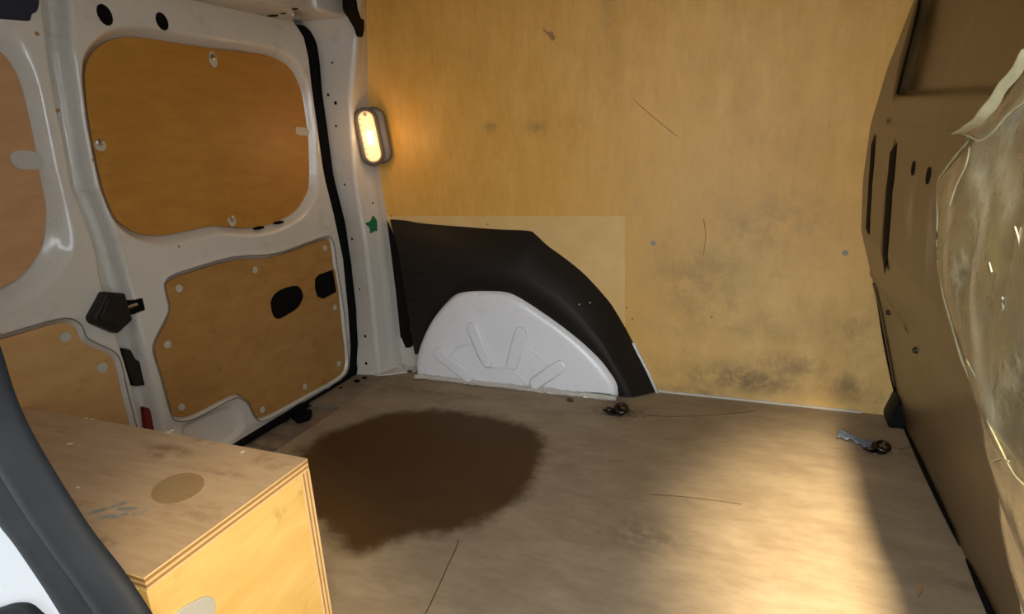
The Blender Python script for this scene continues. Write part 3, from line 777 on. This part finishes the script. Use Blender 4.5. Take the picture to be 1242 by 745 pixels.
rside = [tuple(Pc.at(*q)) for q in [(489, 309), (492, 345), (498, 400), (505, 415), (512, 410)]]
link('end_panel', loft_mesh([[ (p[0] - .02, p[1], p[2]) for p in lside], rside]), M['dull_black'], at_)
plate('pillar_foot_plate', M['white'], Pw, rounded(Pw.pts([(478, 405), (497, 412), (500, 420), (512, 423), (516, 470), (480, 470)]), .008), h0=-.002, h1=.012, bev=.003, parent=pr)
for k_, y_ in enumerate(range(328, 400, 9)):
    a, b = Pc.at(494 + k_, y_), Pc.at(520 + k_ * 1.5 - k_ * 3, y_ + 1.5)
    a[1] = b[1] = 2.063
    link('vent_rib', tube_mesh([a, b], round_prof(.004, 6)), M['black'], at_, shade=True)
for q in [(703, 369), (716, 367)]:
    p = Pc.at(*q); link('scuff', lathe_mesh(Pc, Pc.uv(*q), [(.003, .002), (.003, .006), (.001, .007)], 6), M['cap'], at_)
pts = [Po.at(*q, .006) for q in [(768, 416), (775, 430), (786, 452), (797, 477)]]
link('edge_piping', tube_mesh(pts, round_prof(.006, 8)), M['white_clean'], at_, shade=True, label='pale edge strip')

# ---- interior lamp on the pillar
lc = fb(1.0) * .62 + fc(1.0) * .38
u_ = np.array([.80, .60, 0.0]); 
L0 = Plane(lc + np.array([.012, -.02, 0]), u_, (0, 0, 1))
a, b = L0.uv(447, 142), L0.uv(452, 191)
LP = Plane(L0.P(*((np.array(a) + np.array(b)) / 2)), L0.u, L0.v)
a, b = LP.uv(443, 145), LP.uv(452, 187)
lm = thing('interior_lamp', tuple(LP.o - LP.v * .13), 'oblong lit interior lamp with grey housing on the white pillar', 'lamp')
r0 = .046
plate('housing', M['lamp_body'], LP, capsule(a, b, r0, 12), h0=-.045, h1=.014, bev=.012, parent=lm, bres=3)
plate('rim', M['lamp_body'], LP, capsule((a[0] + .035, a[1] + .004), (b[0] + .035, b[1] + .004), r0 * .95, 12), h0=-.06, h1=-.012, bev=.01, parent=lm, bres=3)
t = NT('lit_lamp_lens', .25)
t.col((.9, .7, .4))
gfn = t.noise(60, 2)
em = t.n('ShaderNodeEmission')
t.set('Emission Color', (1.0, .52, .17, 1)); t.set('Emission Strength', .36); M['lens'] = t.m
t = NT('lamp_bulb', .3); t.col((1, .9, .6)); t.set('Emission Color', (1.0, .72, .32, 1)); t.set('Emission Strength', 1.6); M['bulb'] = t.m
ln = plate('lens', M['lens'], LP, capsule((a[0] + .002, a[1]), (b[0] + .002, b[1]), r0 * .66, 12), h0=.010, h1=.022, bev=.006, parent=lm, bres=3, label='glowing amber lens')
mid = (np.array(a) + np.array(b)) / 2
plate('bulb', M['bulb'], LP, capsule((mid[0] + .006, mid[1] - .022), (mid[0] + .004, mid[1] + .012), .010, 8), h0=.020, h1=.026, bev=.002, parent=ln)
link('lens_screw', lathe_mesh(LP, (a[0], a[1] + .018), [(.008, .02), (.008, .0245), (.004, .0255)], 10), M['tab'], ln)
for k_ in range(7):
    v_ = b[1] + (a[1] - b[1]) * (k_ / 6)
    link('lens_rib', tube_mesh([LP.P(a[0] + (b[0] - a[0]) * (1 - k_ / 6) - .026, v_, .021), LP.P(a[0] + (b[0] - a[0]) * (1 - k_ / 6) - .018, v_ + .002, .022)], round_prof(.002, 6)), M['tab'], ln)

pl_l = bpy.data.lights.new('lamp_glow', 'POINT'); pl_l.energy = .30; pl_l.color = (1.0, .60, .26); pl_l.shadow_soft_size = .03
pl_o = bpy.data.objects.new('lamp_glow', pl_l); C.objects.link(pl_o); pl_o.parent = lm
pl_o.location = tuple(LP.P(0, 0, .11) - ORG[lm.name])
# ---- green clip on the pillar
gc = pf.uv(452, 273)
star = [(gc[0] + (.026 if i % 2 else .050) * math.cos(i * math.pi / 5 + .3), gc[1] + (.023 if i % 2 else .044) * math.sin(i * math.pi / 5 + .3)) for i in range(10)]
plate('green_clip', M['green'], pf, rounded(star, .012), h0=.002, h1=.012, bev=.003, label='small green star-shaped plastic clip stuck on the white pillar', cat='clip')

# ------------------------------------------------------------------ PLYWOOD BOX
HB = .40
TOPP = Plane((0, 0, HB), (1, 0, 0), (0, 1, 0))
bx1, byb = -.752, .775; byf = .443; bx0 = XD + .012
bxo = thing('plywood_box', ((bx0 + bx1) / 2, (byf + byb) / 2, 0), 'long plywood storage box with a stained top standing against the rear door', 'box')
TH = .023
nxl, nyl = 230, 90
Xl, Yl = np.meshgrid(np.linspace(bx0, bx1, nxl), np.linspace(byf, byb, nyl), indexing='ij')
q2 = np.stack([Xl.ravel(), Yl.ravel()], 1)
me = grid_mesh(np.stack([q2[:, 0], q2[:, 1], np.full(len(q2), HB)], 1), nxl, nyl)
bl = np.zeros(len(q2))
for a_, b_, w_ in [((112, 622), (150, 611), .0065), ((120, 629), (170, 622), .0075), ((145, 617), (172, 618), .005)]:
    bl = np.maximum(bl, np.exp(-(seg_d(q2, TOPP.uv(*a_), TOPP.uv(*b_)) / w_) ** 2))
attr(me, 'blue', bl)
attr(me, 'dark', blobs(q2, [(TOPP.uv(205, 545), .055, .012, .9), (TOPP.uv(245, 535), .03, .010, .7), (TOPP.uv(190, 552), .03, .010, .7), (TOPP.uv(275, 575), .05, .008, .6),
                            (TOPP.uv(318, 556), .02, .02, .6), (TOPP.uv(130, 657), .02, .008, 1), (TOPP.uv(335, 565), .02, .015, .5)]))
link('lid', me, M['box_lid'], bxo, shade=True, label='stained brown plywood top face')
link('lid_veneer', box_mesh((bx0, byf, HB - .004), (bx1, byb, HB - .0004), .0012), M['edge_pale'], bxo, shade='auto')
for k_ in range(4):
    z1_ = HB - .004 - k_ * .0046
    link('ply_layer', box_mesh((bx0, byf + .0004, z1_ - .0046), (bx1 - .0003 * (k_ % 2), byb - .0004, z1_)), M['edge_dark' if k_ % 2 == 0 else 'edge_pale'], bxo)
zt = HB - .004 - 4 * .0046
link('end_panel', box_mesh((bx1 - .02, byf, .0), (bx1 - .001, byb - TH, zt), .001), M['box_side'], bxo, label='bright pale plywood end panel')
for k_ in range(5):
    y1_ = byb - k_ * TH / 5
    link('ply_layer', box_mesh((bx0, y1_ - TH / 5, 0), (bx1 - .0005 * (k_ % 2), y1_, zt)), M['edge_pale' if k_ % 2 == 0 else 'edge_dark'], bxo)
link('front_panel', box_mesh((bx0, byf - .001, 0), (bx1 - .02, byf + .016, zt), .001), M['box_side'], bxo)
link('rear_panel', box_mesh((bx0, byf, 0), (bx0 + .016, byb, zt), .001), M['box_side'], bxo)
PB = Plane((bx1 - .001, 0, 0), (0, 1, 0), (0, 0, 1))
hx = PB.uv(238, 750)
plate('hand_plate', M['cap'], PB, capsule(PB.uv(222, 757), PB.uv(242, 746), .027, 10), h0=-.001, h1=.004, bev=.0015, parent=bxo, label='grey rounded plate on the end panel')
c = TOPP.uv(216, 592); e1 = np.array(TOPP.uv(248, 583)); e2 = np.array(TOPP.uv(184, 604))
rx = np.linalg.norm(e1 - e2) / 2; th = math.atan2(*(e1 - e2)[::-1])
s1, s2 = np.array(TOPP.uv(206, 578)), np.array(TOPP.uv(222, 608)); ry = np.linalg.norm(s1 - s2) / 2
plate('oval_patch', M['plug'], TOPP, circle(c, rx, ry, 40, th), h0=-.001, h1=.0006, bev=.0002, parent=bxo, label='darker oval repair patch in the top')
gch = 'wood chips on the plywood box'
for i, (q, an, s_) in enumerate([((112, 509), .3, .009), ((105, 508), 1.2, .006), ((85, 539), .8, .009), ((204, 525), .2, .010), ((209, 523), 1.0, .006), ((294, 549), 1.4, .007), ((95, 592), .6, .006)]):
    p = TOPP.at(*q); bm = bmesh.new(); bmesh.ops.create_cube(bm, size=1)
    bmesh.ops.scale(bm, vec=(s_, s_ * .35, .002), verts=bm.verts); bmesh.ops.rotate(bm, matrix=Matrix.Rotation(an, 3, 'Z'), verts=bm.verts)
    bmesh.ops.translate(bm, vec=(p[0], p[1], HB + .0012), verts=bm.verts)
    where = ['by the back edge near the rear door gap', 'beside the chip nearest the back edge', 'on the left of the box top', 'on the back edge below the door gap', 'touching the chip on the back edge', 'standing near the far right of the box top', 'by the rubber seal'][i]
    link('wood_chip', bm_mesh(bm), M['paper'], label='tiny pale wood chip ' + where, cat='wood chip', group=gch)

# ------------------------------------------------------------------ door aperture: body side, rubber seal
PS = Plane((0, .22, 0), (1, 0, 0), (0, 0, 1))
le = [(-170, 260), (-120, 400), (-60, 530), (0, 627), (22, 655), (54, 703), (80, 745), (130, 820), (190, 905)]
re = [(-72, 180), (-55, 300), (-28, 370), (-7, 424), (10, 478), (28, 520), (60, 576), (104, 645), (142, 694), (176, 745), (228, 830), (280, 905)]
n = 70
A = resample([PS.at(*q) for q in smooth(le, False, 5)], n); B = resample([PS.at(*q) for q in smooth(re, False, 5)], n)
rows = []
pr_ = [(0, -.006), (0, -.002), (.06, .004), (.16, .009), (.28, .009), (.38, .004), (.43, .000), (.46, .0025), (.49, .000), (.55, .006), (.68, .012), (.82, .013), (.94, .008), (1.0, .001), (1.0, -.004)]
# piecewise: left lip, groove, main bulb ; height measured toward the outside (-Y)
for i in range(n):
    w = B[i] - A[i]
    rows.append([tuple(A[i] + w * t_ + np.array([0, -h_, 0])) for t_, h_ in pr_])
link('aperture_seal', loft_mesh(rows), M['rubber'], shade=True, label='thick black rubber door seal curving across the lower left foreground', cat='seal')
sill_in = [tuple(np.array(PS.uv(x, y)) + np.array([.02, 0])) for x, y in le]
body = smooth(sill_in, False, 4) + [(-.10, -.5), (-1.7, -.5), (-1.7, 1.5), (-1.0, 1.5)]
bs = thing('wall_front', (-1.2, .24, 0), 'white outer body side left of the black rubber door seal', 'body side', kind='structure')
plate('body_panel', M['body_side'], PS, body, h0=-.006, h1=.0, bev=.002, parent=bs)
em_px = [(-20, 742), (0, 737), (20, 731), (38, 732), (50, 741), (58, 752), (30, 765), (-20, 765)]
eb = plate('dark_recess', M['dull_black'], PS, smooth(PS.pts(em_px), k=3), h0=-.002, h1=.006, bev=.002, parent=bs, label='dark rounded recess with a navy rim')
plate('inner_panel', M['ply_door'], Plane((0, .36, 0), (1, 0, 0), (0, 0, 1)), [(-1.6, 0), (-1.2, 0), (-1.15, .8), (-1.25, 1.5), (-1.6, 1.5)], h0=-.006, h1=0, parent=bs)
link('sill', box_mesh((-.9, .20, -.5), (.6, .26, -.012), .01), M['body_side'], bs, shade='auto')

# ------------------------------------------------------------------ PLASTIC-WRAPPED PANEL EDGE
edge_px = [(1330, -60), (1290, 15), (1262, 55), (1242, 84), (1225, 104), (1207, 128), (1190, 146), (1170, 160), (1181, 168), (1166, 186), (1149, 208), (1141, 224), (1141, 262), (1141, 300), (1143, 330), (1150, 365), (1160, 400), (1171, 436),
           (1184, 468), (1192, 492), (1196, 515), (1207, 550), (1215, 585), (1222, 620), (1230, 655), (1237, 690), (1243, 730), (1250, 775)]
OFF = .035
E3 = np.array([onbulk(*q, OFF) for q in edge_px])
E3 = resample(smooth(E3.tolist(), False, 5), 150)
nu = 90; rows = []
rng = np.random.RandomState(3)
for i in range(150):
    e = E3[i]; r = []
    r.append((e[0] + .030, e[1] + .004, e[2])); r.append((e[0] + .016, e[1] + .006, e[2]))
    for j in range(nu):
        s_ = j / (nu - 1); y = e[1] + (.30 - e[1]) * s_
        z = e[2] + .0 * s_
        x = np.interp(z, zz, xx) - OFF
        d = e[1] - y
        x -= .022 * (1 - math.exp(-(d / .05))) - .0
        v = Vector((y * 7, z * 3.2, 1.3)); 
        x += .010 * noise.noise(v) + .006 * (1 - abs(noise.noise(Vector((y * 8, z * 6.5, 4.1)))) * 2) 
        # long pressed bead in the panel below the film
        yc = 1.60 - .10 * math.sin((z - .75) * 3.0)
        x += .016 * math.exp(-((y - (np.interp(z, [.2, .5, .8, 1.0], [1.32, 1.50, 1.62, 1.66]))) / .035) ** 2) * (1 if z > .3 else 0)
        r.append((x, y, z))
    rows.append(r)
ps = thing('plastic_sheet', (.4, .9, 0), 'creased milky plastic sheet covering the near half of the bulkhead at the right edge', 'plastic sheet')
me = loft_mesh(rows); co = np.array([p for r_ in rows for p in r_])
def onfilm(x, y):
    d = ray(x, y); t_ = np.linspace(.2, 3.2, 3000)[:, None] * d / np.linalg.norm(d) + CAM
    f = t_[:, 0] + OFF + .024 - np.interp(t_[:, 2], zz, xx); return t_[np.argmax(f > 0)]
def polyd(l):
    P_ = [onfilm(*q) for q in smooth(l, False, 3)]; d_ = np.full(len(co), 9.0)
    for a_, b_ in zip(P_[:-1], P_[1:]): d_ = np.minimum(d_, seg_d(co[:, 1:], a_[1:], b_[1:]))
    return d_
hz_ = np.exp(-(polyd([(1176, 210), (1184, 240), (1183, 300), (1176, 350), (1183, 410), (1192, 455), (1204, 500)]) / .020) ** 2)
hz_ = np.maximum(hz_, .8 * np.exp(-(polyd([(1240, 110), (1222, 128), (1205, 150), (1180, 165)]) / .03) ** 2))
hz_ = np.maximum(hz_, .9 * np.exp(-(polyd([(1146, 215), (1144, 260), (1144, 310)]) / .02) ** 2))
hz_ = np.maximum(hz_, .8 * np.exp(-(polyd([(1200, 205), (1214, 225), (1218, 245)]) / .022) ** 2))
attr(me, 'haze', hz_)
link('film', me, M['film'], ps, shade=True)
fa_, fb_ = [resample([onfilm(*q) for q in smooth(l_, False, 4)], 30) for l_ in ([(1171, 161), (1190, 147), (1207, 129), (1225, 105), (1242, 85), (1262, 56)], [(1173, 163), (1197, 151), (1214, 134), (1231, 109), (1247, 89), (1266, 59)])]
link('turned_flap', loft_mesh([[tuple(fa_[i] + (fb_[i] - fa_[i]) * t_ + np.array([-.006 - .010 * math.sin(math.pi * t_) - .0008 * math.sin(i * .9 + 2 * t_), 0, 0])) for t_ in (0, .2, .4, .6, .8, 1)] for i in range(30)]), M['film_edge'], ps, shade=True, label='bright turned-over flap at the top of the plastic')
link('folded_edge', tube_mesh([(e[0] - .004, e[1], e[2]) for e in E3], round_prof(.0018, 7)), M['film_edge'], ps, shade=True, label='bright folded edge of the plastic')
for l_, r_ in [([(1170, 161), (1188, 171), (1205, 160), (1222, 140), (1246, 122)], .0028), ([(1197, 508), (1212, 540), (1230, 575), (1246, 592)], .0022), ([(1176, 178), (1172, 200), (1160, 225), (1152, 250)], .002),
               ([(1202, 560), (1216, 556), (1224, 560)], .0015), ([(1172, 436), (1186, 462), (1198, 485)], .002)]:
    P_ = [onfilm(*q) for q in smooth(l_, False, 5)]
    link('crease', tube_mesh(P_, round_prof(r_ * .5, 6)), M['film_edge'], ps, shade=True)
for l_, r_ in [([(1231, 275), (1236, 290), (1239, 312)], .0018), ([(1221, 378), (1222, 400), (1221, 416), (1229, 440)], .0020), ([(1216, 360), (1217, 376)], .002), ([(1232, 342), (1236, 346)], .002), ([(1200, 318), (1203, 330)], .0015)]:
    P_ = [onfilm(*q) for q in smooth(l_, False, 4)]
    link('scratch', tube_mesh(P_, round_prof(r_ * .5, 6)), M['scratch'], ps, shade=True)
# ------------------------------------------------------------------ tie-downs and scraps
def torus_mesh(c, R_, r_, rot, n=20, k=8, arc=1.0, squash=1.0):
    pts = [c + np.array(rot @ Vector((R_ * math.cos(a), R_ * squash * math.sin(a), 0))) for a in np.linspace(0, 2 * math.pi * arc, n, endpoint=arc < 1)]
    return tube_mesh(pts, round_prof(r_, k), up=tuple(rot @ Vector((0, 0, 1))), closed=arc >= 1)
def tie_down(px, label, s=1.0, rz=0.0):
    p = FLOOR.at(*px); o = thing('tie_down_ring', tuple(p), label, 'ring')
    link('recess_cup', lathe_mesh(Plane(p, (1, 0, 0), (0, 1, 0)), (0, 0), [(.030 * s, 0), (.028 * s, .004), (.022 * s, .005), (.018 * s, .002), (.01 * s, .0015)], 18), M['dark_metal'], o, shade=True)
    R_ = Matrix.Rotation(rz, 3, 'Z') @ Matrix.Rotation(.35, 3, 'X')
    link('ring', torus_mesh(p + np.array([.016 * s * math.cos(rz), .016 * s * math.sin(rz), .014 * s]), .018 * s, .0060 * s, R_), M['dark_metal'], o, shade=True)
    link('ring', torus_mesh(p + np.array([-.020 * s * math.cos(rz), -.020 * s * math.sin(rz) - .004, .010 * s]), .015 * s, .0055 * s, Matrix.Rotation(rz + .5, 3, 'Z') @ Matrix.Rotation(-.3, 3, 'X')), M['dark_metal'], o, shade=True)
    link('bolt', lathe_mesh(Plane(p, (1, 0, 0), (0, 1, 0)), (0, .02 * s), [(.010 * s, .0), (.010 * s, .014 * s), (.007 * s, .018 * s), (.003 * s, .019 * s)], 8), M['dark_metal'], o, shade='auto')
    return o
tie_down((747, 500), 'greasy steel tie-down ring on the floor at the wheel arch corner', 1.15, .1)
tie_down((1063, 546), 'dark tie-down ring on the floor near the bulkhead beside blue-grey cloth', .95, .2)
# crumpled cloth strip
rows = []
pa, pb_ = FLOOR.at(1016, 531), FLOOR.at(1056, 543)
for i in range(26):
    t_ = i / 25; c_ = pa + (pb_ - pa) * t_
    r = []
    for j in range(9):
        w_ = (j / 8 - .5) * (.045 + .014 * math.sin(t_ * 9))
        r.append((c_[0] + .15 * w_, c_[1] + w_ + .01 * math.sin(t_ * 6), .006 + .010 * abs(math.sin(t_ * 11 + j * .9)) + .004 * noise.noise(Vector((t_ * 8, j, 0)))))
    rows.append(r)
me = loft_mesh(rows); o = link('cloth_strip', me, M['tape_blue'], shade=True, label='crumpled blue-grey cloth strip lying on the floor near the bulkhead', cat='cloth')
md = o.modifiers.new('s', 'SOLIDIFY'); md.thickness = .002
def lump(name, px, r, m, label, cat, group=None, sq=.6):
    p = FLOOR.at(*px); bm = bmesh.new(); bmesh.ops.create_icosphere(bm, subdivisions=2, radius=r)
    for v in bm.verts:
        k = 1 + .35 * noise.noise(v.co * (1.2 / r)); v.co = Vector((v.co.x * k * 1.3, v.co.y * k, v.co.z * sq * k)) + Vector((p[0], p[1], r * sq * .9))
    link(name, bm_mesh(bm), m, label=label, cat=cat, group=group, shade=True)
lump('dirt_lump', (691, 487), .011, M['rust'], 'small rusty brown lump at the foot of the wheel arch', 'dirt')
lump('dirt_lump', (433, 463), .012, M['dull_black'], 'black dirt lump on the floor at the foot of the pillar beside the door', 'dirt', sq=.3)
lump('dirt_lump', (442, 459), .010, M['dull_black'], 'smaller black dirt lump touching the pillar foot', 'dirt', sq=.3)
lump('dirt_lump', (413, 471), .007, M['dull_black'], 'tiny black crumb next to the rear door seal', 'dirt', sq=.3)
lump('dirt_lump', (497, 452), .010, M['rust'], 'brown crumb between the pillar and the wheel arch', 'dirt')
plate('leaf_scrap', M['edge_dark'], FLOOR, FLOOR.pts([(1112, 722), (1117, 712), (1120, 711), (1118, 719), (1114, 726)]), h0=0, h1=.002, bev=.0004, label='small brown leaf scrap on the sunlit floor', cat='leaf')
